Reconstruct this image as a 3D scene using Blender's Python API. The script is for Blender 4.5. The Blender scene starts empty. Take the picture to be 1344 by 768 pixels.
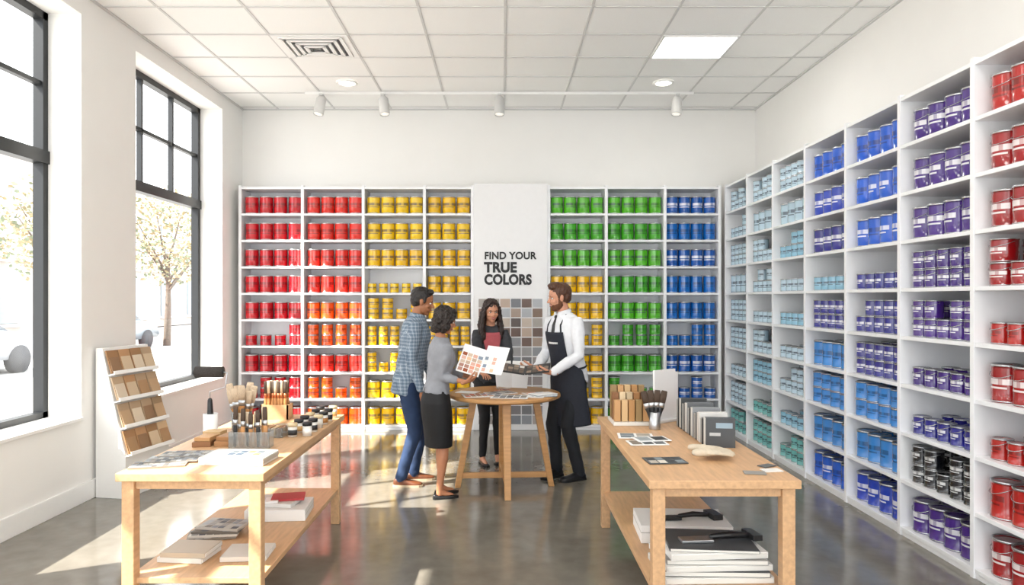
import bpy, math, random
from mathutils import Vector as V, Matrix as M, noise
random.seed(7)
scene=bpy.context.scene
try:
    scene.view_settings.view_transform='Standard'
    scene.view_settings.look='None'
    scene.view_settings.exposure=0.55
except Exception as e: print(e)
pi=math.pi
def lin(c):
    return tuple((x/12.92 if x<=0.04045 else ((x+0.055)/1.055)**2.4) for x in c)
def hx(h):
    h=h.lstrip('#'); return lin(tuple(int(h[i:i+2],16)/255 for i in (0,2,4)))
# ---------------------------------------------------------------- materials
def mat(name,color,rough=0.5,metal=0.0,noise_amt=0.0,noise_scale=20,bump=0.0,emit=0,alpha=1,trans=0,spec=None,stretch=None):
    if isinstance(color,str): color=hx(color)
    m=bpy.data.materials.new(name); m.use_nodes=True
    nt=m.node_tree; b=nt.nodes['Principled BSDF']
    b.inputs['Base Color'].default_value=(*color,1); b.inputs['Roughness'].default_value=rough; b.inputs['Metallic'].default_value=metal
    if spec is not None: b.inputs['Specular IOR Level'].default_value=spec
    if trans: b.inputs['Transmission Weight'].default_value=trans
    if emit:
        b.inputs['Emission Color'].default_value=(*color,1); b.inputs['Emission Strength'].default_value=emit
    if noise_amt or bump:
        tc=nt.nodes.new('ShaderNodeTexCoord'); n=nt.nodes.new('ShaderNodeTexNoise'); n.inputs['Scale'].default_value=noise_scale; n.inputs['Detail'].default_value=5
        src=tc.outputs['Object']
        if stretch:
            mp=nt.nodes.new('ShaderNodeMapping'); mp.inputs['Scale'].default_value=stretch; nt.links.new(src,mp.inputs['Vector']); src=mp.outputs['Vector']
        nt.links.new(src,n.inputs['Vector'])
        if noise_amt:
            r=nt.nodes.new('ShaderNodeValToRGB')
            r.color_ramp.elements[0].position=0.3; r.color_ramp.elements[1].position=0.7
            r.color_ramp.elements[0].color=(*[c*(1-noise_amt) for c in color],1)
            r.color_ramp.elements[1].color=(*[min(1,c*(1+noise_amt)) for c in color],1)
            nt.links.new(n.outputs['Fac'],r.inputs['Fac']); nt.links.new(r.outputs['Color'],b.inputs['Base Color'])
        if bump:
            bp=nt.nodes.new('ShaderNodeBump'); bp.inputs['Strength'].default_value=bump; bp.inputs['Distance'].default_value=0.01
            nt.links.new(n.outputs['Fac'],bp.inputs['Height']); nt.links.new(bp.outputs['Normal'],b.inputs['Normal'])
    return m
wallM=mat('wall_paint','#F2F1EE',0.75,noise_amt=0.01,noise_scale=3,bump=0.02)
trimM=mat('trim_white','#F4F4F2',0.4,noise_amt=0.01)
shelfM=mat('shelf_white','#F1F2F4',0.4,noise_amt=0.01)
ceilM=mat('ceiling_tile','#F5F5F3',0.9,noise_amt=0.03,noise_scale=120,bump=0.15)
gridM=mat('ceiling_bar','#D2D2D1',0.6,noise_amt=0.01)
blackF=mat('window_frame_black','#15181B',0.4,noise_amt=0.05)
woodM=mat('light_oak','#C9A077',0.42,noise_amt=0.13,noise_scale=6,stretch=(8,1,8),bump=0.03)
whiteM=mat('white_paper','#F4F3F0',0.5,noise_amt=0.01)
acryl=mat('clear_acrylic','#E8EEF0',0.08,trans=0.85)
blackM=mat('black_plastic','#1B1B1D',0.35,noise_amt=0.05)
metalM=mat('brushed_metal','#B9BBBE',0.3,metal=0.9,noise_amt=0.05,noise_scale=60)
brM=mat('bristle','#CDB79C',0.8,noise_amt=0.25,noise_scale=90,stretch=(6,6,.4),bump=.3)
brD=mat('bristle_dark','#4A3B30',0.8,noise_amt=0.25,noise_scale=90,stretch=(6,6,.4),bump=.3)
# floor
def floor_mat():
    m=bpy.data.materials.new('polished_concrete'); m.use_nodes=True; nt=m.node_tree; b=nt.nodes['Principled BSDF']
    tc=nt.nodes.new('ShaderNodeTexCoord')
    n=nt.nodes.new('ShaderNodeTexNoise'); n.inputs['Scale'].default_value=1.3; n.inputs['Detail'].default_value=8; n.inputs['Roughness'].default_value=.6
    n2=nt.nodes.new('ShaderNodeTexNoise'); n2.inputs['Scale'].default_value=9; n2.inputs['Detail'].default_value=6
    r=nt.nodes.new('ShaderNodeValToRGB'); r.color_ramp.elements[0].position=.3; r.color_ramp.elements[1].position=.72
    r.color_ramp.elements[0].color=(*hx('#656058'),1); r.color_ramp.elements[1].color=(*hx('#847F75'),1)
    mx=nt.nodes.new('ShaderNodeMath'); mx.operation='MULTIPLY_ADD'; mx.inputs[1].default_value=.35
    nt.links.new(tc.outputs['Object'],n.inputs['Vector']); nt.links.new(tc.outputs['Object'],n2.inputs['Vector'])
    sc=nt.nodes.new('ShaderNodeMath'); sc.operation='MULTIPLY'; sc.inputs[1].default_value=.65
    nt.links.new(n.outputs['Fac'],sc.inputs[0]); nt.links.new(n2.outputs['Fac'],mx.inputs[0]); nt.links.new(sc.outputs[0],mx.inputs[2])
    nt.links.new(mx.outputs[0],r.inputs['Fac']); nt.links.new(r.outputs['Color'],b.inputs['Base Color'])
    r2=nt.nodes.new('ShaderNodeMapRange'); r2.inputs['To Min'].default_value=.07; r2.inputs['To Max'].default_value=.20
    nt.links.new(n2.outputs['Fac'],r2.inputs['Value']); nt.links.new(r2.outputs['Result'],b.inputs['Roughness'])
    b.inputs['Specular IOR Level'].default_value=1.0
    return m
def attr_mat(name,rough=.3,coat=0):
    m=bpy.data.materials.new(name); m.use_nodes=True; nt=m.node_tree; b=nt.nodes['Principled BSDF']
    a=nt.nodes.new('ShaderNodeVertexColor'); a.layer_name='Col'
    nt.links.new(a.outputs['Color'],b.inputs['Base Color']); b.inputs['Roughness'].default_value=rough; b.inputs['Coat Weight'].default_value=coat; b.inputs['Coat Roughness'].default_value=.08
    return m
canM=attr_mat('paint_can_label',.22,.8)
tinM=mat('tin_rim','#C4C6C9',.25,metal=.85,noise_amt=.04,noise_scale=40)
cardM=attr_mat('printed_card',.5)
# ---------------------------------------------------------------- mesh builder
class MB:
    def __init__(s): s.v=[];s.f=[];s.m=[];s.c=[];s.s=[];s.hascol=False
    def add(s,vs,fs,mat=0,col=None,smooth=False):
        o=len(s.v); s.v.extend(vs)
        for i,f in enumerate(fs):
            s.f.append(tuple(o+k for k in f)); s.m.append(mat[i] if isinstance(mat,list) else mat); s.s.append(smooth)
            c=col[i] if isinstance(col,list) else col
            if c is not None: s.hascol=True
            s.c.append(c if c is not None else (.8,.8,.8))
    def box(s,c,d,mat=0,R=None,col=None,taper=None):
        c=V(c); hx_,hy,hz=d[0]/2,d[1]/2,d[2]/2
        vs=[]
        for z in(-1,1):
            k=1 if (taper is None or z<0) else taper
            for x,y in((-1,-1),(1,-1),(1,1),(-1,1)):
                p=V((x*hx_*k,y*hy*k,z*hz)); 
                if R is not None: p=R@p
                vs.append(c+p)
        s.add(vs,[(3,2,1,0),(4,5,6,7),(0,1,5,4),(1,2,6,5),(2,3,7,6),(3,0,4,7)],mat,col)
    def loft(s,rings,mat=0,col=None,smooth=True,cap=True):
        n=len(rings[0]); vs=[p for r in rings for p in r]; fs=[]
        for i in range(len(rings)-1):
            for j in range(n):
                a=i*n+j;b=i*n+(j+1)%n; fs.append((a,b,b+n,a+n))
        if cap:
            fs.append(tuple(range(n-1,-1,-1))); fs.append(tuple((len(rings)-1)*n+k for k in range(n)))
        s.add(vs,fs,mat,col,smooth)
    def tube(s,pts,radii,mat=0,n=12,round_ends=True,flat=1.0,col=None,up=None):
        pts=[V(p) for p in pts]; radii=list(radii) if not isinstance(radii,(int,float)) else [radii]*len(pts)
        if round_ends:
            d0=(pts[0]-pts[1]).normalized(); d1=(pts[-1]-pts[-2]).normalized(); r0=radii[0]; r1=radii[-1]
            pts=[pts[0]+d0*r0*.95,pts[0]+d0*r0*.7]+pts+[pts[-1]+d1*r1*.7,pts[-1]+d1*r1*.95]
            radii=[r0*.3,r0*.72]+radii+[r1*.72,r1*.3]
        rings=[]; u=None
        for i,p in enumerate(pts):
            if i==0:t=pts[1]-pts[0]
            elif i==len(pts)-1:t=pts[-1]-pts[-2]
            else:t=(pts[i+1]-pts[i]).normalized()+(pts[i]-pts[i-1]).normalized()
            t.normalize()
            if u is None:
                a=V(up) if up is not None else (V((0,0,1)) if abs(t.z)<.9 else V((0,1,0)))
                u=(a-t*a.dot(t)).normalized()
            else: u=(u-t*u.dot(t)).normalized()
            w=t.cross(u); r=radii[i]
            rings.append([p+u*r*flat*math.cos(2*pi*k/n)+w*r*math.sin(2*pi*k/n) for k in range(n)])
        s.loft(rings,mat,col)
    def cyl(s,c,r,h,mat=0,n=20,r2=None,col=None,smooth=True):
        c=V(c); r2=r if r2 is None else r2
        s.loft([[c+V((rr*math.cos(2*pi*k/n),rr*math.sin(2*pi*k/n),z)) for k in range(n)] for rr,z in((r,0),(r2,h))],mat,col,smooth)
    def ell(s,c,r,mat=0,R=None,nu=16,nv=10,col=None):
        c=V(c); rings=[]
        for i in range(nv+1):
            th=pi*(i+.001)/(nv+.002); z=-math.cos(th); q=max(math.sin(th),.02)
            ring=[]
            for k in range(nu):
                p=V((r[0]*q*math.cos(2*pi*k/nu),r[1]*q*math.sin(2*pi*k/nu),r[2]*z))
                if R is not None:p=R@p
                ring.append(c+p)
            rings.append(ring)
        s.loft(rings,mat,col)
    def build(s,name,mats,parent=None,bevel=0,voxel=0,smooth=0,disp=0,dscale=.1,subsurf=0,solid=0):
        lo=V([min(p[i] for p in s.v) for i in range(3)]); hi=V([max(p[i] for p in s.v) for i in range(3)])
        o=V(((lo.x+hi.x)/2,(lo.y+hi.y)/2,lo.z))
        me=bpy.data.meshes.new(name); me.from_pydata([tuple(V(p)-o) for p in s.v],[],s.f)
        if not isinstance(mats,(list,tuple)): mats=[mats]
        for m in mats: me.materials.append(m)
        me.polygons.foreach_set('material_index',s.m); me.polygons.foreach_set('use_smooth',s.s)
        if s.hascol:
            ca=me.color_attributes.new('Col','FLOAT_COLOR','CORNER'); buf=[]
            for f,c in zip(s.f,s.c): buf.extend([c[0],c[1],c[2],1.0]*len(f))
            ca.data.foreach_set('color',buf)
        me.update()
        ob=bpy.data.objects.new(name,me); scene.collection.objects.link(ob)
        ob.location=o
        if parent is not None: ob.parent=parent; ob.location=o-parent.location
        if voxel:
            r=ob.modifiers.new('r','REMESH'); r.mode='VOXEL'; r.voxel_size=voxel; r.use_smooth_shade=True
        if smooth:
            r=ob.modifiers.new('s','SMOOTH'); r.factor=.5; r.iterations=smooth
        if disp:
            t=bpy.data.textures.new(name+'_folds','CLOUDS'); t.noise_scale=dscale; t.noise_depth=2
            r=ob.modifiers.new('d','DISPLACE'); r.texture=t; r.strength=disp; r.mid_level=.5; r.texture_coords='LOCAL'
        if solid:
            r=ob.modifiers.new('so','SOLIDIFY'); r.thickness=solid; r.offset=1
        if bevel:
            r=ob.modifiers.new('b','BEVEL'); r.width=bevel; r.segments=2; r.limit_method='ANGLE'
        if subsurf:
            r=ob.modifiers.new('ss','SUBSURF'); r.levels=subsurf; r.render_levels=subsurf
        return ob
def empty(name,loc):
    e=bpy.data.objects.new(name,None); e.empty_display_size=.1; scene.collection.objects.link(e); e.location=loc; return e
def Rz(d): return M.Rotation(math.radians(d),3,'Z')
def Rx(d): return M.Rotation(math.radians(d),3,'X')
def Ry(d): return M.Rotation(math.radians(d),3,'Y')
# ---------------------------------------------------------------- camera
CZ=1.6; F=917.0
cam=bpy.data.cameras.new('camera'); co=bpy.data.objects.new('camera',cam); scene.collection.objects.link(co)
co.location=(0,0,CZ); co.rotation_euler=(pi/2,0,0); cam.sensor_width=36; cam.lens=F/1344*36
cam.shift_x=(672-660)/1344; cam.shift_y=(392-384)/1344; cam.clip_start=.05; cam.clip_end=300
scene.camera=co
# ---------------------------------------------------------------- room
XL,XR,YB,YF,ZC=-3.3,3.2,8.85,-2.4,4.0
WT=.36
b=MB(); b.box(((XL+XR)/2-.1,(YB+YF)/2,-.05),(XR-XL+.9,YB-YF+.6,.1)); b.build('floor',floor_mat())
b=MB(); b.box(((XL+XR)/2,(YB+YF)/2,ZC+.05),(XR-XL+.8,YB-YF+.6,.1)); b.build('ceiling',ceilM)
b=MB(); b.box(((XL+XR)/2,YB+.1,ZC/2),(XR-XL+.8,.2,ZC)); b.build('wall_back',wallM)
b=MB(); b.box((XR+.1,(YB+YF)/2,ZC/2),(.2,YB-YF,ZC)); b.build('wall_right',wallM)
ops=[(-1.97,-.03),(.78,2.72),(3.53,5.47),(6.28,8.22)]
SZ,TZ=.65,3.83
b=MB(); xc=XL-WT/2
b.box((xc,(YB+YF)/2,SZ/2),(WT,YB-YF,SZ)); b.box((xc,(YB+YF)/2,(TZ+ZC)/2),(WT,YB-YF,ZC-TZ))
ed=[YF]+[e for o in ops for e in o]+[YB]
for i in range(0,len(ed),2): b.box((xc,(ed[i]+ed[i+1])/2,(SZ+TZ)/2),(WT,ed[i+1]-ed[i],TZ-SZ))
b.build('wall_left',wallM)
b=MB(); b.box(((XL+XR)/2,YF-.1,3.6),(XR-XL,.2,.8)); b.box((XL+.2,YF-.1,1.6),(.4,.2,3.2)); b.box((XR-.2,YF-.1,1.6),(.4,.2,3.2)); b.build('wall_front',wallM)
b=MB()
for x in (XL+.4,-1.1,1.0,XR-.4): b.box((x,YF-.1,1.6),(.06,.1,3.2))
for z in (.03,2.3,3.17): b.box(((XL+XR)/2,YF-.1,z),(XR-XL-.8,.09,.06))
b.build('window_5',blackF)
gl=bpy.data.materials.new('window_glass'); gl.use_nodes=True; nt=gl.node_tree
for n in list(nt.nodes): nt.nodes.remove(n)
o_=nt.nodes.new('ShaderNodeOutputMaterial'); t_=nt.nodes.new('ShaderNodeBsdfTransparent'); g_=nt.nodes.new('ShaderNodeBsdfGlossy'); g_.inputs['Roughness'].default_value=.02
mx=nt.nodes.new('ShaderNodeMixShader'); mx.inputs[0].default_value=.05
nt.links.new(t_.outputs[0],mx.inputs[1]); nt.links.new(g_.outputs[0],mx.inputs[2]); nt.links.new(mx.outputs[0],o_.inputs[0])
xf=XL-.3
for i,(a,c) in enumerate(ops):
    b=MB(); w=c-a
    b.box((xf,a+.03,(SZ+TZ)/2),(.08,.06,TZ-SZ)); b.box((xf,c-.03,(SZ+TZ)/2),(.08,.06,TZ-SZ))
    b.box((xf,(a+c)/2,SZ+.035),(.08,w,.07)); b.box((xf,(a+c)/2,TZ-.03),(.08,w,.06))
    b.box((xf+.005,(a+c)/2,2.70),(.1,w,.1)); b.box((xf,(a+c)/2,3.27),(.05,w,.035))
    for k in (1,2): b.box((xf,a+w*k/3,(2.72+TZ)/2),(.05,.035,TZ-2.72))
    b.add([(xf,a,SZ),(xf,c,SZ),(xf,c,TZ),(xf,a,TZ)],[(0,1,2,3)],1)
    b.build('window_%d'%(i+1),[blackF,gl])
    b=MB(); b.box((XL-.12,(a+c)/2,SZ+.012),(.28,w-.004,.025)); b.build('trim_%d'%(i+1),trimM,bevel=.004)
b=MB(); b.box((XL+.009,(YB+YF)/2,.075),(.018,YB-YF,.15)); b.build('baseboard_left',trimM,bevel=.004)
b=MB(); GP=.715; gx=[.02+GP*k for k in range(-4,5)]; gy=[6.34+.6*k for k in range(-14,5)]
for x in gx: b.box((x,(YB+YF)/2,ZC-.003),(.022,YB-YF,.006))
for y in gy:
    if y<YB: b.box(((XL+XR)/2,y,ZC-.0035),(XR-XL,.022,.006))
b.box((XL+.012,(YB+YF)/2,ZC-.008),(.024,YB-YF,.014));b.box((XR-.012,(YB+YF)/2,ZC-.008),(.024,YB-YF,.014)); b.box(((XL+XR)/2,YB-.012,ZC-.008),(XR-XL,.024,.014))
b.build('trim_ceiling_grid',gridM)
# ceiling fixtures
litM=mat('light_diffuser','#FFFDF8',.5,emit=8)
cxs=[.02+GP*2.5,.02+GP*.5,.02-GP*2.5]
spots=[(cxs[0],6.64)]+[(x,y) for x in cxs for y in (3.04,.64,-1.16)]  # first panel is in view; the rest are unseen, added to brighten the room
for i,(x,y) in enumerate(spots):
    b=MB(); b.box((x,y,ZC-.012),(.66,.55,.012),1)
    for dx,dy,sx,sy in((-.34,0,.02,.58),(.34,0,.02,.58),(0,-.285,.70,.02),(0,.285,.70,.02)): b.box((x+dx,y+dy,ZC-.011),(sx,sy,.02),0)
    b.build('ceiling_light_and_fill_panel',[trimM,litM])
b=MB(); x,y=.02-GP*2.5,6.64
b.box((x,y,ZC-.008),(.70,.58,.006),0)
for k in range(4):
    s=.56-.13*k
    for dx,dy,sx,sy in((-s/2,0,.035,s*.9),(s/2,0,.035,s*.9),(0,-s*.45,s,.035),(0,s*.45,s,.035)): b.box((x+dx,y+dy,ZC-.018-.006*k),(sx,sy,.008),0)
    for dx,dy,sx,sy in((-s/2+.035,0,.02,s*.8),(s/2-.035,0,.02,s*.8),(0,-s*.45+.035,s*.85,.02),(0,s*.45-.035,s*.85,.02)): b.box((x+dx,y+dy,ZC-.014-.006*k),(sx,sy,.004),1)
b.build('ceiling_air_vent',[trimM,mat('vent_shadow','#5A5C5E',.7,noise_amt=.03)])
litS=mat('downlight_lamp','#FFF8EA',.5,emit=12)
for x in (-1.73,1.78):
    b=MB(); n=24
    def ring(r,z): return [V((x+r*math.cos(2*pi*k/n),7.75+r*math.sin(2*pi*k/n),z)) for k in range(n)]
    b.loft([ring(.115,ZC-.001),ring(.115,ZC-.016),ring(.09,ZC-.018),ring(.085,ZC-.008)],0,cap=False); b.loft([ring(.085,ZC-.010),ring(.084,ZC-.007)],1)
    b.build('recessed_downlight',[trimM,litS])
b=MB(); b.box((-.04,8.1,ZC-.02),(4.5,.035,.03)); b.build('lighting_track',trimM)
spotM=mat('spot_lens','#E8E4DA',.3,emit=.6); spotB=mat('spot_body','#D2D2D1',.45,noise_amt=.02)
for x,t in((-2.1,8),(-1.39,-8),(-.04,0),(2.02,6)):
    b=MB(); R=Rx(-12)@Ry(t)
    b.cyl((x,8.1,ZC-.085),.012,.045); b.box((x,8.1,ZC-.0455),(.04,.1,.02))
    n=20; top=V((x,8.1,ZC-.07))
    def rg(r,z): return [top+R@V((r*math.cos(2*pi*k/n),r*math.sin(2*pi*k/n),z)) for k in range(n)]
    b.loft([rg(.045,0),rg(.058,-.02),rg(.06,-.2),rg(.055,-.215),rg(.048,-.205)],0,cap=False); b.loft([rg(.05,-.204),rg(.048,-.2)],1); b.loft([rg(.046,-.001),rg(.044,.001)],0)
    b.build('track_spotlight',[spotB,spotM])
# ---------------------------------------------------------------- shelving
PITCH=.3225; TOPZ=2.96; NR=9
boards=[TOPZ-PITCH*k for k in range(NR+1)]
def back_unit(xs,name):
    b=MB(); y0,y1=8.5,8.84
    for x in xs: b.box((x,(y0+y1)/2,TOPZ/2+.01),(.035,y1-y0,TOPZ+.02))
    for a,c in zip(xs[:-1],xs[1:]):
        for z in boards: b.box(((a+c)/2,(y0+y1)/2+.002,z-.0125),(c-a-.036,y1-y0-.004,.025))
        b.box(((a+c)/2,y1-.005,TOPZ/2),(c-a-.036,.01,TOPZ-.03))
    b.box(((xs[0]+xs[-1])/2,y0+.02,.015),(xs[-1]-xs[0]-.04,.02,.03))
    b.build(name,shelfM,bevel=.002)
LX=[-3.2,-2.44,-1.70,-.955,-.372]; RX=[.56,1.26,1.975,2.64]
back_unit(LX,'paint_shelving_unit'); back_unit(RX,'paint_shelving_unit')
SX=2.69; SY=[8.46-.742*k for k in range(9)]
b=MB(); x0,x1=SX,3.19
for y in SY: b.box(((x0+x1)/2,y,TOPZ/2+.01),(x1-x0,.035,TOPZ+.02))
for a,c in zip(SY[:-1],SY[1:]):
    for z in boards: b.box(((x0+x1)/2+.002,(a+c)/2,z-.0125),(x1-x0-.004,a-c-.036,.025))
    b.box((x1-.005,(a+c)/2,TOPZ/2),(.01,a-c-.036,TOPZ-.03))
b.box((x0+.02,(SY[0]+SY[-1])/2,.015),(.02,SY[0]-SY[-1]-.04,.03))
b.build('paint_shelving_unit',shelfM,bevel=.002)
# cans
def mixc(a,b_,t): return tuple(a[i]*(1-t)+b_[i]*t for i in range(3))
def can(b,x,y,z,r,h,col,fa,handle=False,n=16):
    dark=mixc(col,(.0,.0,.0),.28); lum=.3*col[0]+.6*col[1]+.1*col[2]
    txt=mixc(col,(.03,.03,.05),.75) if lum>.3 else mixc(col,(1,1,1),.7)
    if lum>.12 and lum<=.3: txt=mixc(col,(0,0,0),.55)
    prof=[(r*.96,0),(r,.02*h),(r,.05*h),(r*.965,.06*h),(r*.965,.36*h),(r*.965,.41*h),(r*.965,.47*h),(r*.965,.62*h),(r*.965,.90*h),(r*.965,.93*h),(r*1.01,.94*h),(r*1.01,.99*h),(r*.93,1.0*h),(r*.88,.965*h),(r*.5,.965*h)]
    vs=[];fs=[];cs=[];ms=[]
    for rr,zz in prof:
        for k in range(n):
            a=fa+2*pi*(k+.5)/n; vs.append((x+rr*math.cos(a),y+rr*math.sin(a),z+zz))
    bandc=[dark,dark,dark,col,txt,col,txt,col,dark,dark,dark,dark,dark,dark]
    fr1={0,1,n-1,n-2,n-3}; fr2={0,1,2,n-1,n-2,n-3}
    for i in range(len(prof)-1):
        for j in range(n):
            a=i*n+j;c=i*n+(j+1)%n; fs.append((a,c,c+n,a+n))
            cc=bandc[i]
            if i==4 and not j in fr1: cc=col
            if i==6 and not j in fr2: cc=col
            if i==6 and j in(0,): cc=mixc(col,txt,.5)
            cs.append(cc); ms.append(1 if i in(1,10,11,12) else 0)
    m0=(len(prof)-1)*n; fs.append(tuple(m0+k for k in range(n))); cs.append(dark); ms.append(0)
    b.add(vs,fs,ms,cs,True)
    if handle:
        pts=[]
        for k in range(9):
            t=-pi/2+pi*k/8; a=fa+t*1.0
            pts.append((x+r*1.04*math.cos(a),y+r*1.04*math.sin(a),z+h*(.86-.22*math.cos(t))))
        b.tube(pts,.002,1,n=5,round_ends=False,col=(.4,.4,.42))
def jit(c,a=.06):
    k=1+random.uniform(-a,a); return tuple(min(1,max(0,x*k)) for x in c)
groups={}
def G(n): return groups.setdefault(n,MB())
def row(group,col,kind,fixed,a,c,z,axis,sign,nfull=4,handle=False,seg=16):
    b=G(group); L=abs(c-a); lo=min(a,c)
    fa=-pi/2 if axis=='x' else pi
    def put(u,dep,zz,r,h,cc):
        if axis=='x': can(b,u,fixed+dep,zz,r,h,cc,fa+random.uniform(-.25,.25),handle,seg)
        else: can(b,fixed+dep,u,zz,r,h,cc,fa+random.uniform(-.25,.25),handle,seg)
    deps=[.1] if axis=='x' else [.11,.3]
    if kind=='G':
        r=.083;h=.212; p=(L-.05)/nfull
        for dp in deps:
            for k in range(nfull): put(lo+.025+p*(k+.5)+random.uniform(-.004,.004),dp+random.uniform(0,.01),z,min(r,p/2-.002),h,jit(col))
    elif kind in('S','T','P'):
        nn={'S':4,'T':5,'P':5}[kind]; tiers={'S':2,'T':2,'P':1}[kind]
        if nfull<4: nn-=1
        p=(L-.05)/nn; r=min({'S':.07,'T':.058,'P':.055}[kind],p/2-.003); h={'S':.130,'T':.12,'P':.12}[kind]
        for dp in deps:
            for k in range(nn):
                tt=tiers
                if tiers==2 and random.random()<.18: tt=1
                for t in range(tt): put(lo+.025+p*(k+.5)+random.uniform(-.003,.003),dp-.015,z+t*(h+.0015),r,h,jit(col))
C={'red':hx('#C00C1B'),'coral':hx('#DA2B1E'),'orange':hx('#E8580E'),'yellow':hx('#E9B805'),'yel2':hx('#EDC40F'),'green':hx('#3EA31F'),'lime':hx('#52B320'),'blue':hx('#1069BE'),
'navyb':hx('#1055AC'),'pale':hx('#B0C9D8'),'pale2':hx('#86B8D0'),'teal':hx('#68B1AF'),'sky':hx('#3284D0'),'royal':hx('#183DB2'),'azure':hx('#105ACC'),'indigo':hx('#202282'),'purple':hx('#381A72'),'violet':hx('#42227C'),'crim':hx('#940F15'),'scar':hx('#AE1F1A'),'blk':hx('#12141B')}
kinds=['G','G','G','G','G','S','G','S','G']
backcols=[
 ('red_paint_cans',['red']*9,kinds),
 ('orange_paint_cans',['coral','coral','coral','coral','orange','orange','coral','orange','orange'],['G']*5+['S','G','S','G']),
 ('yellow_paint_cans',['yel2','yel2','yellow','yel2','yellow','yellow','yellow','yel2','yellow'],['G','G','G','P','S','T','T','G','G']),
 ('yellow_paint_cans',['yellow','yel2','yellow','yellow','yellow','yellow','yellow','yellow','yellow'],['G']*5+['T','S','G','G']),
 ('green_paint_cans',['lime','green','lime','yellow','yellow','yellow','yellow','yellow','yellow'],['G']*5+['S','G','S','G']),
 ('green_paint_cans',['lime','green','lime','green','lime','green','green','green','green'],['G']*5+['S','G','S','G']),
 ('blue_paint_cans',['navyb','blue','navyb','blue','blue','blue','navyb','navyb','blue'],['G']*5+['S','G','S','G'])]
bays=list(zip(LX[:-1],LX[1:]))+list(zip(RX[:-1],RX[1:]))
for bi,((a,c),(g,cl,kd)) in enumerate(zip(bays,backcols)):
    for r in range(9):
        gg='yellow_paint_cans' if (cl[r].startswith('yel')) else g
        row(gg,C[cl[r]],kd[r],8.5,a+.0,c,boards[r+1]+.001,'x',1,nfull=3 if bi==3 else 4)
rk=[
 ('pale_blue_paint_cans',['pale','pale','pale','pale','pale','pale','pale','pale','teal'],['T','T','T','G','T','T','P','T','T']),
 ('pale_blue_paint_cans',['pale','pale','pale','pale','pale','pale','pale2','teal','teal'],['T','G','T','T','P','T','T','P','T']),
 ('pale_blue_paint_cans',['pale','pale','pale2','pale','pale2','pale','pale','pale2','teal'],['T','G','T','P','P','P','T','P','T']),
 ('blue_paint_cans',['azure','royal','indigo','pale2','indigo','sky','sky','sky','azure'],['G','G','G','P','T','G','S','G','G']),
 ('blue_paint_cans',['azure','azure','azure','indigo','indigo','indigo','sky','sky','royal'],['G','G','G','P','T','T','S','G','G']),
 ('purple_paint_cans',['violet','violet','violet','purple','violet','purple','indigo','blk','violet'],['G','G','G','T','T','P','P','T','G']),
 ('red_paint_cans',['scar','crim','crim','crim','scar','crim','scar','scar','crim'],['G','G','G','S','P','G','P','G','G']),
 ('red_paint_cans',['scar','crim','scar','crim','scar','crim','scar','scar','crim'],['G']*9)]
for k,(g,cl,kd) in enumerate(rk):
    a,c=SY[k],SY[k+1]
    for r in range(9):
        row(g+' ',C[cl[r]],kd[r],SX,a-.02,c+.02,boards[r+1]+.001,'y',1,handle=(k>=5),seg=16 if k<4 else 22)
for g,b in groups.items(): b.build(g.strip(),[canM,tinM])
# ---------------------------------------------------------------- sign
e=empty('wall_sign',(.095,8.5,0)); X0,X1=-.352,.542
b=MB(); b.box(((X0+X1)/2,8.66,1.50),(X1-X0,.36,2.995)); b.build('panel',mat('sign_board','#ECECED',.5,noise_amt=.01),parent=e,bevel=.003)
b=MB(); tones=['#B9A596','#8E7468','#6E5A52','#A8A29C','#8C8E92','#C6B8AB','#5F5552','#9B8A80','#75787E','#B0B3B8','#7F6A5C','#A39184']
for i in range(6):
    for j in range(13):
        t=hx(random.choice(tones)); 
        if j>4: t=mixc(t,hx('#8D9299'),.5)
        b.box((-.245+.131*i+.01,8.477,1.545-.118*j),(.118,.006,.104),0,col=t)
b.build('colour_swatches',cardM,parent=e)
inkM=mat('sign_ink','#1A1A1C',.5,noise_amt=.02)
for s,py,off,w in(('FIND YOUR',340,.0055,.63),('TRUE',357,.008,.40),('COLORS',373,.008,.575)):
    cu=bpy.data.curves.new(s,'FONT'); cu.body=s; cu.size=.165; cu.offset=off; cu.extrude=.002; cu.space_character=1.05
    ob=bpy.data.objects.new('lettering_'+s.lower().replace(' ','_'),cu); scene.collection.objects.link(ob); cu.materials.append(inkM)
    ob.rotation_euler=(pi/2,0,0); ob.parent=e; bpy.context.view_layer.update()
    k=w/ob.dimensions.x; ob.scale=(k,k*1.05,1) if s=='FIND YOUR' else (k,1,1)
    ob.location=V((-.225,8.477,CZ-(py-392)*8.48/F))-e.location
# ---------------------------------------------------------------- display tables
def disp_table(x0,x1,y0,y1):
    b=MB(); h=.766; t=.04; L=.06
    b.box(((x0+x1)/2,(y0+y1)/2,h-t/2),(x1-x0,y1-y0,t))
    i=.02
    for x in(x0+i+L/2,x1-i-L/2):
        for y in(y0+i+L/2,y1-i-L/2): b.box((x,y,(h-t)/2),(L,L,h-t))
    for y in(y0+i+L/2,y1-i-L/2): b.box(((x0+x1)/2,y,h-t-.022),(x1-x0-2*i-2*L,.03,.044))
    for x in(x0+i+L/2,x1-i-L/2): b.box((x,(y0+y1)/2,h-t-.022),(.03,y1-y0-2*i-2*L,.044))
    b.box(((x0+x1)/2,(y0+y1)/2,.235),(x1-x0-2*i-.02,y1-y0-2*i-2*L+.06,.03))
    b.build('display_table',woodM,bevel=.004)
disp_table(-1.85,-1.14,3.33,5.03); disp_table(.67,1.37,3.2,4.95)
TZt=.7665; LS=.2505
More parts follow.
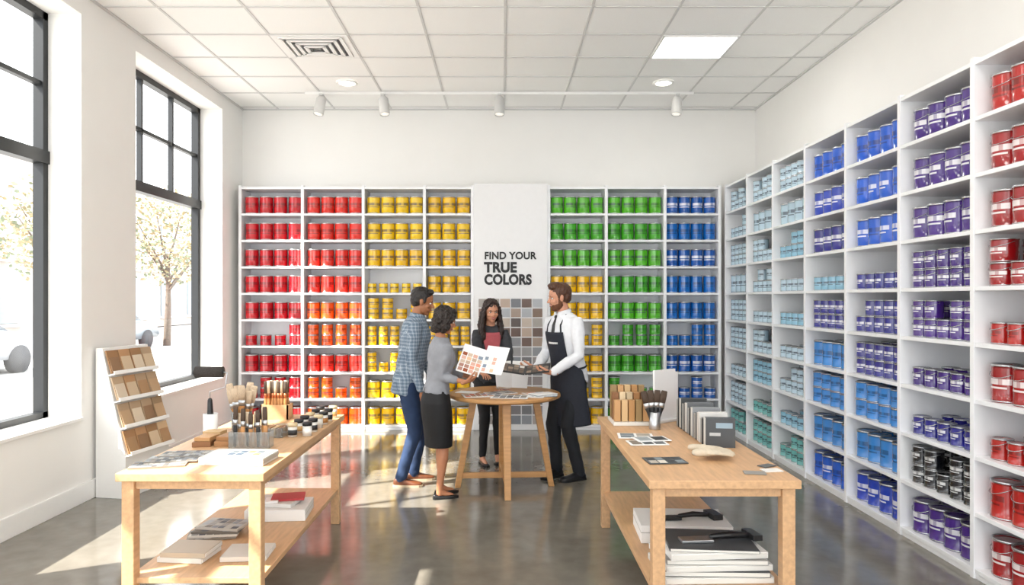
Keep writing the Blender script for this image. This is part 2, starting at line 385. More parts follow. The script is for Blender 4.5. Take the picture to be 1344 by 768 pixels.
# round table
RT=.80
b=MB(); tc=V((.015,5.95,0)); R0=.475; n=64
def rr(r,z): return [tc+V((r*math.cos(2*pi*k/n),r*math.sin(2*pi*k/n),z)) for k in range(n)]
b.loft([rr(R0-.03,RT-.04),rr(R0,RT-.028),rr(R0,RT-.008),rr(R0-.006,RT)],0,smooth=False)
for k in range(4):
    a=-pi/2+.06+k*pi/2; d=V((math.cos(a),math.sin(a),0))
    p0=tc+d*.40; p1=tc+d*.26+V((0,0,RT-.035)); w=V((-d.y,d.x,0))
    vs=[]
    for p,sx,sy in((p0,.024,.026),(p1,.03,.034)):
        for u,v in((-1,-1),(1,-1),(1,1),(-1,1)): vs.append(p+d*sx*u+w*sy*v)
    b.add(vs,[(3,2,1,0),(4,5,6,7),(0,1,5,4),(1,2,6,5),(2,3,7,6),(3,0,4,7)])
for a in(.06,.06+pi/2): b.box(tc+V((0,0,.10 if a<1 else .101)),(.76,.04,.045),R=M.Rotation(a,3,'Z'))
for a in(.06,.06+pi/2): b.box(tc+V((0,0,RT-.06)),(.56,.05,.05),R=M.Rotation(a,3,'Z'))
b.build('round_table',mat('oak_round','#BC8C58',.45,noise_amt=.12,noise_scale=6,stretch=(1,8,8),bump=.03),bevel=.004)
# ---------------------------------------------------------------- small items
def card(b,c,w,h,rz=0,t=.004,R=None,base=(.86,.86,.85),pal=None,nx=4,ny=3,m=.08,fill=(0,0,1,1)):
    R=(Rz(rz) if R is None else R); c=V(c); b.box(c,(w,h,t),0,R=R,col=base)
    if pal:
        fx0,fy0,fx1,fy1=fill
        for i in range(nx):
            for j in range(ny):
                u=(fx0+(fx1-fx0)*(i+.5)/nx-.5)*w*(1-m); v=(fy0+(fy1-fy0)*(j+.5)/ny-.5)*h*(1-m)
                b.box(c+R@V((u,v,t/2+.0006)),(w*(fx1-fx0)/nx*.84*(1-m),h*(fy1-fy0)/ny*.84*(1-m),.0012),0,R=R,col=hx(random.choice(pal)))
warm=['#E09A80','#CF765E','#BFA590','#E8BC98','#AC7E6C','#D9AB99','#96481F','#8390A0','#CEB6A0']
grey=['#606368','#828589','#99958F','#B4B0A7','#4A4C50','#776D62','#A9ACAF']
woods=['#BC9060','#A07246','#C9A87A','#825733','#B0824F','#D8C09A','#94794F','#C4AF8C']
b=MB(); z0=RT+.0025
for (x,y,w,h,rz,pal) in((-.20,5.74,.26,.19,12,warm),(.06,5.67,.3,.2,-8,grey),(.28,5.86,.2,.15,25,warm),(-.02,5.9,.24,.17,30,grey),(-.30,5.95,.18,.13,-20,None),(.23,5.70,.22,.13,-14,None)):
    card(b,(x,y,z0+random.uniform(0,.002)),w,h,rz,pal=pal,nx=5,ny=3)
for k in range(9):
    card(b,(.0,6.1,z0+.0005+.0022*k),.05,.17,-40+10*k,t=.002,base=hx(warm[k]))
for k in range(4): card(b,(.33,5.74,z0+.001+.005*k),.2,.14,10+7*k,t=.005,base=(.8,.8,.79) if k%2 else hx('#707A80'))
b.build('colour_charts',cardM)
b=MB()
for sgn in(-1,1):
    R=Rz(sgn*-24)@Rx(78); card(b,(.08+sgn*.072,6.24,RT+.122),.16,.24,R=R)
b.build('standing_brochure',cardM)
# left table things
b=MB()
for i in range(3): card(b,(-1.72+.03*i,3.50+.09*i,TZt+.004+.006*i),.26,.13,14-5*i,t=.006,base=hx('#8F8A82'),pal=grey,nx=10,ny=5,m=.03)
b.build('mosaic_tile_sheets',cardM)
b=MB(); b.box((-1.35,3.58,TZt+.02),(.33,.20,.038),R=Rz(-4),col=hx('#D6D3CD')); b.box((-1.35,3.58,TZt+.0215),(.334,.196,.02),R=Rz(-4),col=hx('#A8A399'))
card(b,(-1.35,3.58,TZt+.0415),.31,.18,-4,base=hx('#D2CFC9'),pal=['#4B5A69','#99755A','#7A241F','#5E676D','#B0A89E'],nx=4,ny=2,m=.2,fill=(.3,.1,1,.9)); b.build('catalogue_box',cardM)
b=MB()
for i,(x,y,w,h,c) in enumerate(((-1.70,3.98,.1,.13,'#8A5F3D'),(-1.59,4.0,.09,.13,'#A87B50'),(-1.72,4.14,.12,.1,'#6F4E37'),(-1.60,4.15,.1,.1,'#B88A5B'))):
    b.box((x,y,TZt+.014),(w,h,.028),R=Rz(8),col=hx(c)); 
    if i<3: b.box((x+.01,y+.01,TZt+.04),(w*.9,h*.9,.022),R=Rz(-4),col=hx(woods[i]))
b.build('wood_sample_blocks',cardM,bevel=.002)
def brush(b,base,d,ln,w=.04,hm=0,fm=1,bm=2,th=.014,inv=False):
    base=V(base); d=V(d).normalized(); side=d.cross(V((0,1,0))).normalized(); nrm=side.cross(d)
    def rect(p,a,c): return [p+side*a*math.cos(2*pi*k/12)+nrm*c*math.sin(2*pi*k/12) for k in range(12)]
    P=lambda t: base+d*ln*t
    b.loft([rect(P(0),.005,.005),rect(P(.05),.009,.008),rect(P(.25),.008,.007),rect(P(.42),.012,.008),rect(P(.52),w*.45,th*.5),rect(P(.56),w*.5,th*.55)],hm)
    b.loft([rect(P(.54),w*.5,th*.6),rect(P(.67),w*.5,th*.62)],fm)
    b.loft([rect(P(.66),w*.49,th*.55),rect(P(.85),w*.54,th*.6),rect(P(.97),w*.5,th*.4),rect(P(1.0),w*.4,th*.15)],bm)
def cup(b,c,r,h,m):
    n=24; c=V(c)
    def q(rr_,z): return [c+V((rr_*math.cos(2*pi*k/n),rr_*math.sin(2*pi*k/n),z)) for k in range(n)]
    b.loft([q(r*.97,0),q(r,.004),q(r,h),q(r-.004,h),q(r-.004,.008),q(r*.5,.006)],m)
wh=mat('brush_handle_wood','#B98552',.4,noise_amt=.15,noise_scale=30)
b=MB()
for i in range(9):
    x=-1.50+.022*i; brush(b,(x,3.91+.02*(i%2),TZt+.004),(random.uniform(-.04,.04),0,1),.2+random.uniform(-.02,.04),w=.026,hm=0 if i%3 else 3,bm=2 if i%2 else 4,th=.015)
bx0,bx1,by0,by1=-1.525,-1.30,3.885,3.96
for (cx,cy,sx,sy) in(((bx0+bx1)/2,by0,bx1-bx0,.003),((bx0+bx1)/2,by1,bx1-bx0,.003),(bx0,(by0+by1)/2,.003,by1-by0),(bx1,(by0+by1)/2,.003,by1-by0)): b.box((cx,cy,TZt+.045),(sx,sy,.09),5)
b.build('artist_brush_set',[wh,metalM,brM,blackM,brD,acryl])
b=MB(); cup(b,(-1.65,4.42,TZt),.062,.12,5)
for i in range(10):
    a=2*pi*i/10; brush(b,(-1.65+.02*math.cos(a),4.42+.02*math.sin(a),TZt+.012),(math.cos(a)*.22,math.sin(a)*.22,1),.25+.02*(i%3),w=.045,hm=0,bm=2)
b.build('paint_brush_cup',[wh,metalM,brM,blackM,brD,acryl])
b=MB()
rx_,ry_=-1.765,4.22
cup(b,(rx_,ry_,TZt),.042,.14,2)
b.tube([(rx_,ry_,TZt+.012),(rx_-.002,ry_,TZt+.13),(rx_-.004,ry_,TZt+.22)],[.014,.019,.014],1)
b.tube([(rx_-.004,ry_,TZt+.22),(rx_-.005,ry_,TZt+.27),(rx_+.09,ry_,TZt+.30),(rx_+.10,ry_,TZt+.385),(rx_+.07,ry_,TZt+.39)],.0045,3,n=8)
b.tube([(rx_+.075,ry_,TZt+.39),(rx_-.09,ry_,TZt+.39)],[.033,.033],0,n=24,round_ends=False); b.tube([(rx_+.08,ry_,TZt+.39),(rx_-.097,ry_,TZt+.39)],[.022,.022],1,n=16,round_ends=False)
b.build('paint_roller',[mat('roller_nap','#3C3734',.95,noise_amt=.3,noise_scale=150,bump=.6),blackM,trimM,metalM])
b=MB()
for i in range(7):
    for j in range(3):
        x=-1.64+.022*i; y=4.84+.03*j; brush(b,(x,y,TZt+.01),(random.uniform(-.03,.03),random.uniform(-.03,.03),1),.25,w=.022,bm=2 if (i+j)%2 else 4)
for (cx,cy,sx,sy) in((-1.575,4.815,.19,.01),(-1.575,4.925,.19,.01),(-1.665,4.87,.01,.12),(-1.485,4.87,.01,.12)): b.box((cx,cy,TZt+.05),(sx,sy,.1),3)
b.build('brush_box',[wh,mat('ferrule_copper','#A8643F',.35,metal=.6,noise_amt=.05),brM,woodM,brD])
b=MB(); jc=['#2A2A2C','#C9A36B','#EDEBE6','#2A2A2C','#D8D2C6','#B07A3F']
for i in range(6):
    for j in range(2):
        x=-1.27+.08*j; y=4.22+.13*i+.03*j; cc=hx(jc[(i+j*2)%6]); h=.062
        b.cyl((x,y,TZt),.027,h,0,col=hx('#E0DDD6')); b.cyl((x,y,TZt+.012),.0276,h*.5,0,col=cc); b.cyl((x,y,TZt+h),.029,.02,0,col=hx('#1E1E20') if (i+j)%3 else hx('#D5C19A'))
b.build('sample_paint_jars',cardM)
b=MB()
for (cx,cy,sx,sy) in((-1.40,4.18,.16,.004),(-1.40,4.34,.16,.004),(-1.48,4.26,.004,.16),(-1.32,4.26,.004,.16)): b.box((cx,cy,TZt+.03),(sx,sy,.06),1)
b.box((-1.40,4.26,TZt+.004),(.155,.155,.006),1)
for i in range(4): b.box((-1.455+.036*i,4.26,TZt+.03),(.026,.12,.042),0,col=hx(woods[i]))
b.build('acrylic_sample_tray',[cardM,acryl])
# lower shelf left
b=MB(); b.box((-1.39,4.36,LS+.035),(.36,.28,.068),R=Rz(5),col=hx('#E6E5E1')); b.box((-1.39,4.36,LS+.036),(.364,.276,.004),R=Rz(5),col=hx('#B9B7B2'))
b.box((-1.41,4.38,LS+.082),(.26,.2,.024),R=Rz(-8),col=hx('#DAD7D2')); b.box((-1.35,4.40,LS+.1015),(.2,.15,.014),R=Rz(12),col=hx('#B5383A')); b.box((-1.43,4.33,LS+.1),(.08,.1,.012),R=Rz(12),col=hx('#F3F1EE'))
b.build('boxed_sample_books',cardM,bevel=.002)
b=MB()
for i in range(4): card(b,(-1.65+.015*i,3.97+.02*i,LS+.008+.013*i),.26,.18,18-9*i,t=.012,base=hx(['#8A8378','#D8D0C4','#6E675D','#B7AEA2'][i]),pal=grey,nx=6,ny=4)
b.build('tile_sample_stack',cardM)
b=MB()
for i,(x,y,w,h,rz,c) in enumerate(((-1.64,3.66,.24,.2,-6,'#D9D6CF'),(-1.63,3.66,.235,.195,-3,'#B9AB97'),(-1.34,3.68,.23,.2,4,'#CDC8BF'))):
    z=LS+.013+(.026 if i==1 else 0); b.box((x,y,z),(w,h,.025),R=Rz(rz),col=hx(c)); b.box((x+.003,y,z),(w,h-.01,.018),R=Rz(rz),col=(.8,.79,.75))
b.build('sample_books',cardM,bevel=.001)
# right table
b=MB()
b.box((.85,4.70,TZt+.012),(.25,.26,.022),col=hx('#E0DDD7'))
for j in range(3):
    for i in range(5): b.box((.755+.047*i,4.62+.08*j,TZt+.024+.07+.02*j),(.04,.045,.14+.04*j),col=hx(woods[(i*2+j*3)%8]))
b.build('wood_swatch_stand',cardM,bevel=.002)
b=MB(); Rb_=Rz(-52)
for i in range(2): b.box((1.10+.03*i,4.76+.045*i,TZt+.18-.01*i),(.014,.22,.34-.03*i),0,R=Rb_,col=hx('#E8E7E5'))
b.box(V((1.10,4.76,TZt+.20))+Rb_@V((-.0085,0,0)),(.003,.18,.22),0,R=Rb_,col=hx('#CDD5DB'))
for k in range(4): b.box(V((1.10,4.76,TZt+.27-.045*k))+Rb_@V((-.011,0,0)),(.003,.15,.032),0,R=Rb_,col=hx(['#A9B4BC','#B9AFA2','#8E99A0','#C8C2B8'][k]))
b.box((1.115,4.77,TZt+.008),(.11,.25,.015),0,R=Rb_,col=hx('#E2E0DD'))
b.build('acrylic_brochure_display',cardM,bevel=.002)
b=MB(); cup(b,(.97,4.46,TZt),.035,.11,1)
for i in range(4): brush(b,(.955+.01*i,4.46,TZt+.01),(-.25+.15*i,0,1),.24,w=.04,hm=0,fm=1,bm=4)
b.build('paint_brush_cup',[blackM,metalM,brM,blackM,brD,acryl])
b=MB()
cl=['#2A2C2E','#3C3F41','#232426','#6A6D70','#1E1F21','#8C8F92','#37393B','#DAD9D6','#2C2D2F','#45484B']
for i in range(10):
    y=4.54-.068*i; R=Rz(-12+4*(i%4)); x=1.22; hh=.18-.004*i+.02*(i%2)
    b.box((x,y,TZt+hh/2),(.16,.046,hh),0,R=R,col=hx(cl[i])); b.box((x-.005,y,TZt+hh/2+.003),(.165,.032,hh-.01),0,R=R,col=hx('#C9C6BF' if i%2 else '#999792'))
    b.box(V((x,y,TZt+hh*.45))+R@V((-.03,-.024,0)),(.06,.002,.018),0,R=R,col=hx('#B9BABB'))
    b.box(V((x,y,TZt+hh*.75))+R@V((.02,-.024,0)),(.09,.002,.03),0,R=R,col=hx(['#8FA3B0','#B79A83','#6B7A84'][i%3]))
b.build('colour_fan_decks',cardM,bevel=.002)
b=MB()
card(b,(.80,4.22,TZt+.004),.21,.15,-6,pal=['#4F5A60','#A7A094','#D3CBBE','#6F7C84'],nx=2,ny=2); card(b,(.83,4.02,TZt+.004),.22,.13,4,pal=['#5B5F63','#7A6E62','#B9B0A3','#3F4549'],nx=3,ny=1); card(b,(.87,4.10,TZt+.010),.2,.13,10,pal=['#2F3336','#9AA2A6'],nx=2,ny=1)
card(b,(.83,3.58,TZt+.004),.2,.14,5,base=hx('#4B4E50'),pal=['#B8AFA2','#7B8589','#33373A','#D9D2C6'],nx=4,ny=2)
b.build('magazines',cardM)
b=MB()
card(b,(1.30,3.38,TZt+.003),.09,.06,8,base=hx('#E8E6E2')); card(b,(1.20,3.33,TZt+.0035),.1,.06,-10,base=hx('#8E8B86')); card(b,(1.31,3.47,TZt+.0035),.08,.05,30,base=hx('#5A5C5E'))
b.build('swatch_cards',cardM)
# lower shelf right
b=MB(); b.box((1.02,4.0,LS+.05),(.5,.33,.098),R=Rz(-3),col=hx('#EDECE9')); b.box((1.02,4.0,LS+.06),(.503,.333,.006),R=Rz(-3),col=hx('#BDBBB7')); b.box((.94,3.83,LS+.04),(.14,.004,.03),R=Rz(-3),col=hx('#77777A'))
b.build('white_storage_box',cardM,bevel=.003)
b=MB(); b.tube([(1.00,3.96,LS+.118),(1.08,3.97,LS+.125),(1.17,3.985,LS+.118)],[.012,.016,.013],0); b.box((1.20,3.99,LS+.116),(.06,.12,.03),0,R=Rz(12)); b.box((.93,3.95,LS+.11),(.15,.06,.016),0,R=Rz(4)); b.box((.86,3.945,LS+.107),(.03,.09,.012),1,R=Rz(4))
b.build('scrub_brush',[blackM,brD],bevel=.004)
b=MB(); z=LS
for i,(w,h,t,c,rz) in enumerate(((.52,.34,.03,'#D8D6D2',2),(.5,.33,.026,'#3A3C3F',-2),(.51,.33,.028,'#E7E5E1',3),(.48,.32,.024,'#8E8C88',-1),(.47,.31,.03,'#F0EFEC',4),(.42,.3,.014,'#4A4D50',-5))):
    z+=t/2+.0005; b.box((1.02,3.47,z),(w,h,t),R=Rz(rz),col=hx(c)); b.box((1.02,3.468,z),(w-.008,h+.002,t*.72),R=Rz(rz),col=hx('#DDDAD3')); z+=t/2
b.build('book_stack',cardM,bevel=.001); ztop=z
b=MB(); b.tube([(1.03,3.45,ztop+.02),(1.12,3.46,ztop+.025),(1.22,3.475,ztop+.02)],[.013,.018,.014],0); b.box((.95,3.44,ztop+.008),(.16,.07,.014),1,R=Rz(5)); b.box((1.24,3.48,ztop+.02),(.05,.12,.028),0,R=Rz(10))
b.build('plastering_trowel',[blackM,metalM],bevel=.003)
# ---------------------------------------------------------------- tile rack (left)
b=MB(); piv=V((-3.09,5.86,0)); RR=Rz(-10)
def tp(x,y,z): return piv+RR@V((x,y,z))
prof=[(-.14,0),(-.14,1.2),(-.08,1.2),(.13,.33),(.13,.0)]
W=.27
vs=[tp(x,-W,z) for x,z in prof]+[tp(x,W,z) for x,z in prof]; n=5
b.add(vs,[tuple(range(n)),tuple(range(2*n-1,n-1,-1))]+[(i,i+n,(i+1)%n+n,(i+1)%n) for i in range(n)],0,col=hx('#ECEBE8'))
A=V((-.08,0,1.2)); Bp=V((.13,0,.33)); sl=(Bp-A); ln=sl.length; sd=sl.normalized(); nr=V((-sd.z,0,sd.x)); nr=nr if nr.x>0 else -nr
Rs=M((V((0,1,0)),sd,nr)).transposed()
for j in range(4):
    s0=.02+.22*j
    for i in range(4):
        y=-W+.068+.134*i; cc=hx(random.choice(['#B58A62','#A67C56','#C9AA86','#9C7550','#BBA082','#AD9377','#957B5D','#D0B998']))
        p=A+sd*(s0+.10)+nr*(.022+.0015*i)+V((0,y-.0,0)); b.box(piv+RR@p,(.125,.19,.012),0,R=RR@Rs@Rx(4),col=cc)
        p=p+nr*.010+sd*.03+V((0,.0,0)); b.box(piv+RR@p,(.11,.13,.01),0,R=RR@Rs@Rx(7),col=hx(random.choice(['#CDB698','#A88460','#B99A78','#8F6F52','#D6C5AE'])))
    p=A+sd*(s0+.205)+nr*.03; b.box(piv+RR@p,(2*W,.012,.06),0,R=RR@Rs,col=hx('#F3F2F0'))
    p=A+sd*(s0+.195)+nr*.058; b.box(piv+RR@p,(2*W,.03,.006),0,R=RR@Rs,col=hx('#F3F2F0'))
b.build('tile_sample_rack',cardM,bevel=.002)
# ================================================================= PEOPLE
skinA=mat('skin_tan','#A06A48',.5,noise_amt=.04,noise_scale=40); skinB=mat('skin_olive','#B27857',.5,noise_amt=.04,noise_scale=40); skinC=mat('skin_light','#C78E70',.5,noise_amt=.04,noise_scale=40); skinD=mat('skin_fair','#CB9376',.5,noise_amt=.04,noise_scale=40)
def hairmat(n,c): return mat(n,c,.45,noise_amt=.45,noise_scale=40,stretch=(5,5,.6),bump=.5)
hA=hairmat('hair_black','#17110E'); hB=hairmat('hair_darkbrown','#20140D'); hC=hairmat('hair_brown','#281710'); hD=hairmat('hair_chestnut','#4E2D18')
eyeW=mat('eye_white','#F2EFEA',.2); irisM=mat('iris_brown','#2C1A10',.2); lipM=mat('lip','#B5615A',.4); lipW=mat('lip_rose','#B3414A',.35); teethM=mat('teeth','#F6F3EC',.3)
def ik(a,t,l1,l2,pole):
    a=V(a);t=V(t);d=t-a;L=d.length
    if L>(l1+l2)*.995: t=a+d.normalized()*(l1+l2)*.995; d=t-a; L=d.length
    x=(l1*l1-l2*l2+L*L)/(2*L); h=math.sqrt(max(0,l1*l1-x*x)); u=d.normalized(); p=V(pole); p=(p-u*p.dot(u)).normalized()
    return a+u*x+p*h,t
def hand(b,w,d,nrm,side,curl=25,s=1.0,m=0,thumb_in=.4,spread=3):
    X=V(d).normalized(); N=V(nrm); N=(N-X*N.dot(X)).normalized(); Y=X.cross(N)*(1 if side=='R' else -1); w=V(w)
    R=M((X,Y,N)).transposed()
    P=lambda x,y,z: w+(X*x+Y*y+N*z)*s
    b.ell(P(.05,0,0),(.05*s,.038*s,.014*s),m,R=R); b.ell(P(.075,.002,0),(.026*s,.040*s,.0125*s),m,R=R); b.ell(P(.03,.02,.006),(.032*s,.018*s,.014*s),m,R=R)
    b.tube([P(-.03,0,0),P(.0,0,0),P(.03,0,0)],[.025*s,.024*s,.026*s],m,flat=.75,up=tuple(N))
    for k,(y,L) in enumerate(((.031,.070),(.0105,.078),(-.0105,.073),(-.031,.057))):
        a=math.radians(curl*.6+k*2); yaw=math.radians((1.5-k)*spread); p=P(.086-.004*abs(k-1),y,0); pts=[P(.06,y*.85,0),p]; 
        for seg,fr in enumerate((.45,.31,.24)):
            dd=(X*math.cos(yaw)+Y*math.sin(yaw))*math.cos(a)+N*math.sin(a); p=p+dd*L*fr*s; pts.append(p); a+=math.radians(curl)
        b.tube(pts,[.0085*s,.0088*s,.0082*s,.0076*s,.0066*s],m,n=8)
    p=P(.022,.022,.004); pts=[p]; a=.75
    for seg,L in enumerate((.042,.032,.026)):
        dd=(X*math.cos(a)+Y*math.sin(a))*(1-thumb_in*.4)+N*thumb_in*(.5+.3*seg); dd.normalize(); p=p+dd*L*s; pts.append(p); a-=.28
    b.tube(pts,[.0135*s,.0115*s,.0098*s,.0082*s],m,n=8)
def lerp_prof(prof,z):
    if z<=prof[0][0]: return prof[0][1:]
    for p,q in zip(prof[:-1],prof[1:]):
        if z<=q[0]:
            t=(z-p[0])/(q[0]-p[0]); return tuple(p[i]+(q[i]-p[i])*t for i in range(1,4))
    return prof[-1][1:]
MALE=[(.50,.17,.13,.0),(.80,.172,.125,0),(.90,.172,.122,-.005),(1.02,.157,.112,.0),(1.12,.158,.112,.003),(1.22,.172,.12,.005),(1.32,.186,.124,.004),(1.39,.186,.112,-.002),(1.435,.15,.092,-.008),(1.465,.10,.075,-.01),(1.49,.068,.066,-.008)]
FEM=[(.50,.17,.125,0),(.80,.175,.125,-.005),(.88,.176,.128,-.01),(.98,.150,.108,-.004),(1.07,.126,.092,.0),(1.16,.134,.098,.006),(1.25,.150,.118,.018),(1.31,.158,.112,.012),(1.38,.158,.095,.0),(1.425,.125,.078,-.008),(1.455,.075,.062,-.01),(1.475,.056,.056,-.008)]
def human(name,loc,face,H,sex,lean,hyaw,hpitch,hands,feet,o,hipback=0,twist=0):
    s=H/1.75; E=empty(name,(loc[0],loc[1],0)); yaw=math.radians(face-90)
    W=M.Translation((loc[0],loc[1],0))@M.Rotation(yaw,4,'Z')@M.Scale(s,4)
    hb=V((0,-hipback,0))
    T=W@M.Translation(hb)@M.Translation((0,0,.93))@M.Rotation(math.radians(twist),4,'Z')@M.Rotation(-math.radians(lean),4,'X')@M.Translation((0,0,-.93))
    WR=W.to_3x3().normalized()
    prof=MALE if sex=='m' else FEM
    def ring(z,off=0,Tm=T,n=28,zoff=0):
        rx,ry,cy=lerp_prof(prof,z); return [Tm@V(((rx+off)*math.cos(2*pi*k/n),cy+(ry+off)*math.sin(2*pi*k/n),z)) for k in range(n)]
    top=MB(); zb=o.get('hem',.86); ztop=prof[-1][0]
    zs=[zb+(ztop-zb)*i/14 for i in range(15)]
    top.loft([ring(z,o.get('loose',.006)) for z in zs])
    sh=.178 if sex=='m' else .155; arms={}
    skin=MB(); handmb=MB()
    for side in'RL':
        sg=1 if side=='R' else -1
        S=T@V((sg*sh,-.005,1.405 if sex=='m' else 1.385)); tgt,hd,hn,curl,pole=hands[side]
        pole=WR@V(pole)
        ua=.295*s if sex=='m' else .275*s; fa=.262*s if sex=='m' else .24*s
        El,Wr=ik(S,tgt,ua,fa,pole); arms[side]=(S,El,Wr)
        k=1 if sex=='m' else .82; lo=o.get('sleeve_fat',1.0)
        mid=S.lerp(El,.5)
        fr=o.get('sleeve',1.0); end=El.lerp(Wr,fr) if fr>0 else El
        inner=T@V((sg*sh*.55,-.005,1.40 if sex=='m' else 1.375))
        pts=[inner,S,S.lerp(El,.3),mid,El]; rad=[.06*k*s,.064*k*s,.058*k*s*lo,.054*k*s*lo,.047*k*s*lo]
        if fr>0.1: pts+=[El.lerp(end,.45),end]; rad+=[.046*k*s*lo,(.038-.003*fr)*k*s*lo]
        top.tube(pts,rad,n=16)
        if fr>0.1:
            dd=(Wr-El).normalized(); top.tube([end-dd*.03,end],[.040*k*s,.040*k*s],n=16,round_ends=False)
        skin.tube([El,El.lerp(Wr,.3),El.lerp(Wr,.75),Wr],[.038*k*s,.04*k*s,.029*k*s,.025*k*s],n=14)
        dirv=V(hd); hand(handmb,Wr+(Wr-El).normalized()*.012,dirv,hn,side,curl,s*(1.0 if sex=='m' else .9))
    top.build(o['topname'],o['topmat'],parent=E,voxel=.008,smooth=4,disp=o.get('fold',.014),dscale=.07)
    low=MB(); shoe=MB(); sole=MB()
    legr=[.098,.088,.066,.058,.053,.050] if o['bottom']=='jeans' else ([.095,.088,.068,.06,.057,.053] if sex=='m' else [.092,.08,.058,.052,.042,.038])
    skirt=o['bottom']=='skirt'
    for i,side in enumerate('RL'):
        sg=1 if side=='R' else -1; fx,fy,toe=feet[i]
        Hp=W@(V((sg*(.06 if skirt else .088),0,.90))+hb); An=W@V((fx,fy,.085)); fd=(M.Rotation(yaw+math.radians(toe),3,'Z')@V((0,1,0)))
        Kn,_=ik(Hp,An,(.415 if skirt else .43)*s,(.405 if skirt else .41)*s,fd)
        if skirt:
            skin.tube([Hp.lerp(Kn,.75),Kn,Kn.lerp(An,.3),Kn.lerp(An,.75),An,An+V((0,0,-.03))],[.05*s,.046*s,.052*s,.034*s,.029*s,.03*s],n=16)
        else:
            low.tube([Hp,Hp.lerp(Kn,.4),Kn,Kn.lerp(An,.3),Kn.lerp(An,.7),An+V((0,0,-.015 if sex=='m' else 0.01))],[r*s for r in legr],n=18)
            skin.tube([An+V((0,0,.05)),An+V((0,0,-.03))],[.03*s,.03*s],n=12)
        sd_=V((-fd.y,fd.x,0)); A0=V((An.x,An.y,0)); flat=(sex=='f')
        st=[(-.065,.020,.045),(-.055,.032,.075),(-.02,.036,.085),(.03,.037,.082),(.07,.042,.062),(.12,.047,.050),(.165,.042,.042),(.195,.024,.030)]
        if flat: st=[(-.06,.016,.04),(-.05,.026,.052),(-.01,.030,.040),(.04,.031,.034),(.09,.037,.034),(.13,.036,.034),(.16,.024,.028),(.178,.010,.022)]
        rings=[]; r2=[]
        for t,w_,h_ in st:
            c=A0+fd*t*s; w_*=s;h_*=s
            rings.append([c+sd_*w_*max(-1,min(1,1.15*math.cos(q)))+V((0,0,.012+ (h_-.012)*max(0,math.sin(q))**.7)) if math.sin(q)>0 else c+sd_*w_*math.cos(q)+V((0,0,.012)) for q in [2*pi*k/14 for k in range(14)]])
            r2.append([c+sd_*(w_+.003)*math.cos(q)+V((0,0,.0 if math.sin(q)<0 else .018)) for q in [2*pi*(k+.5)/12 for k in range(12)]])
        shoe.loft(rings); sole.loft(r2,smooth=False)
        if flat: skin.tube([An+V((0,0,-.01)),A0+fd*.05*s+V((0,0,.038)),A0+fd*.12*s+V((0,0,.024))],[.028*s,.026*s,.018*s],n=12)
    shoe.build('shoes',o['shoemat'],parent=E,subsurf=1); sole.build('shoe_soles',o['solemat'],parent=E)
    if skirt:
        n=32; rg=[]
        for z,rx,ry,cy in((.47,.146,.122,.022),(.55,.155,.128,.022),(.68,.166,.134,.012),(.80,.176,.138,.0),(.88,.178,.134,-.01),(.96,.158,.118,-.004),(1.03,.136,.102,0)):
            Tm=T if z>.93 else W@M.Translation(hb)
            rg.append([Tm@V((rx*math.cos(2*pi*k/n),cy+ry*math.sin(2*pi*k/n),z)) for k in range(n)])
        low.loft(rg); low.build('pencil_skirt',o['botmat'],parent=E,voxel=.008,smooth=3,disp=.006,dscale=.1)
    else:
        low.loft([ring(z,.0,T if z>.93 else W@M.Translation(hb)) for z in(.80,.84,.88,.92,.96,1.0)]); low.build('trousers',o['botmat'],parent=E,voxel=.008,smooth=4,disp=.014,dscale=.08)
    hc=T@V((0,.022 if sex=='m' else .02,1.632)); HR=WR@M.Rotation(math.radians(hyaw),3,'Z')@M.Rotation(math.radians(hpitch),3,'X')
    hs=s*1.02
    P=lambda x,y,z: hc+HR@(V((x,y,z))*hs)
    nb=T@V((0,-.012,1.44)); k=1 if sex=='m' else .84
    skin.tube([nb,P(0,-.022,-.10),P(0,-.018,-.05)],[.060*k*s,.055*k*s,.052*k*s],n=16)
    if sex=='f': skin.loft([ring(z,-.004) for z in(1.30,1.36,1.42,1.45,1.47)])
    hd=MB(); HH=HR
    def el(mb,c,r,rot=None): mb.ell(P(*c),tuple(q*hs for q in r),0,R=HH if rot is None else HH@rot,nu=20,nv=14)
    jw=1.0 if sex=='m' else .93
    el(hd,(0,-.012,.03),(.075,.093,.085)); el(hd,(0,.016,-.038),(.059*jw,.068,.074)); el(hd,(0,.046,-.092),(.027*jw,.030,.021)); el(hd,(0,-.0,-.055),(.056*jw,.055,.045))
    el(hd,(0,.068,.020),(.048,.016,.011))
    for q in(-1,1):
        el(hd,(q*.036*jw,.048,-.028),(.026,.026,.024)); el(hd,(q*.074,-.006,-.008),(.009,.018,.030),Rx(8)@Rz(q*18)); el(hd,(q*.009,.086,-.031),(.009,.010,.008))
    hd.tube([P(0,.074,.018),P(0,.086,-.008),P(0,.100,-.028)],[.008*hs,.009*hs,.011*hs],n=10)
    el(hd,(0,.077,-.058),(.022,.011,.014))
    hd.build('head',o['skin'],parent=E,voxel=.004,smooth=3)
    skin.build('skin',o['skin'],parent=E,voxel=.006,smooth=3); handmb.build('hands',o['skin'],parent=E,voxel=.0027,smooth=1)
    ey=MB()
    for q in(-1,1):
        ey.ell(P(q*.029,.0665,.0),(.0125*hs,.0095*hs,.0072*hs),0,R=HH); ey.ell(P(q*.029,.0738,-.0005),(.0055*hs,.0032*hs,.0058*hs),1,R=HH)
        ey.tube([P(q*.016,.0795,.0185),P(q*.030,.0790,.0225),P(q*.044,.069,.0175)],[.0028*hs,.0034*hs,.002*hs],2,n=6); ey.tube([P(q*.017,.0745,.0055),P(q*.029,.0765,.0085),P(q*.041,.070,.0045)],[.0012*hs,.0018*hs,.0014*hs],2,n=6)
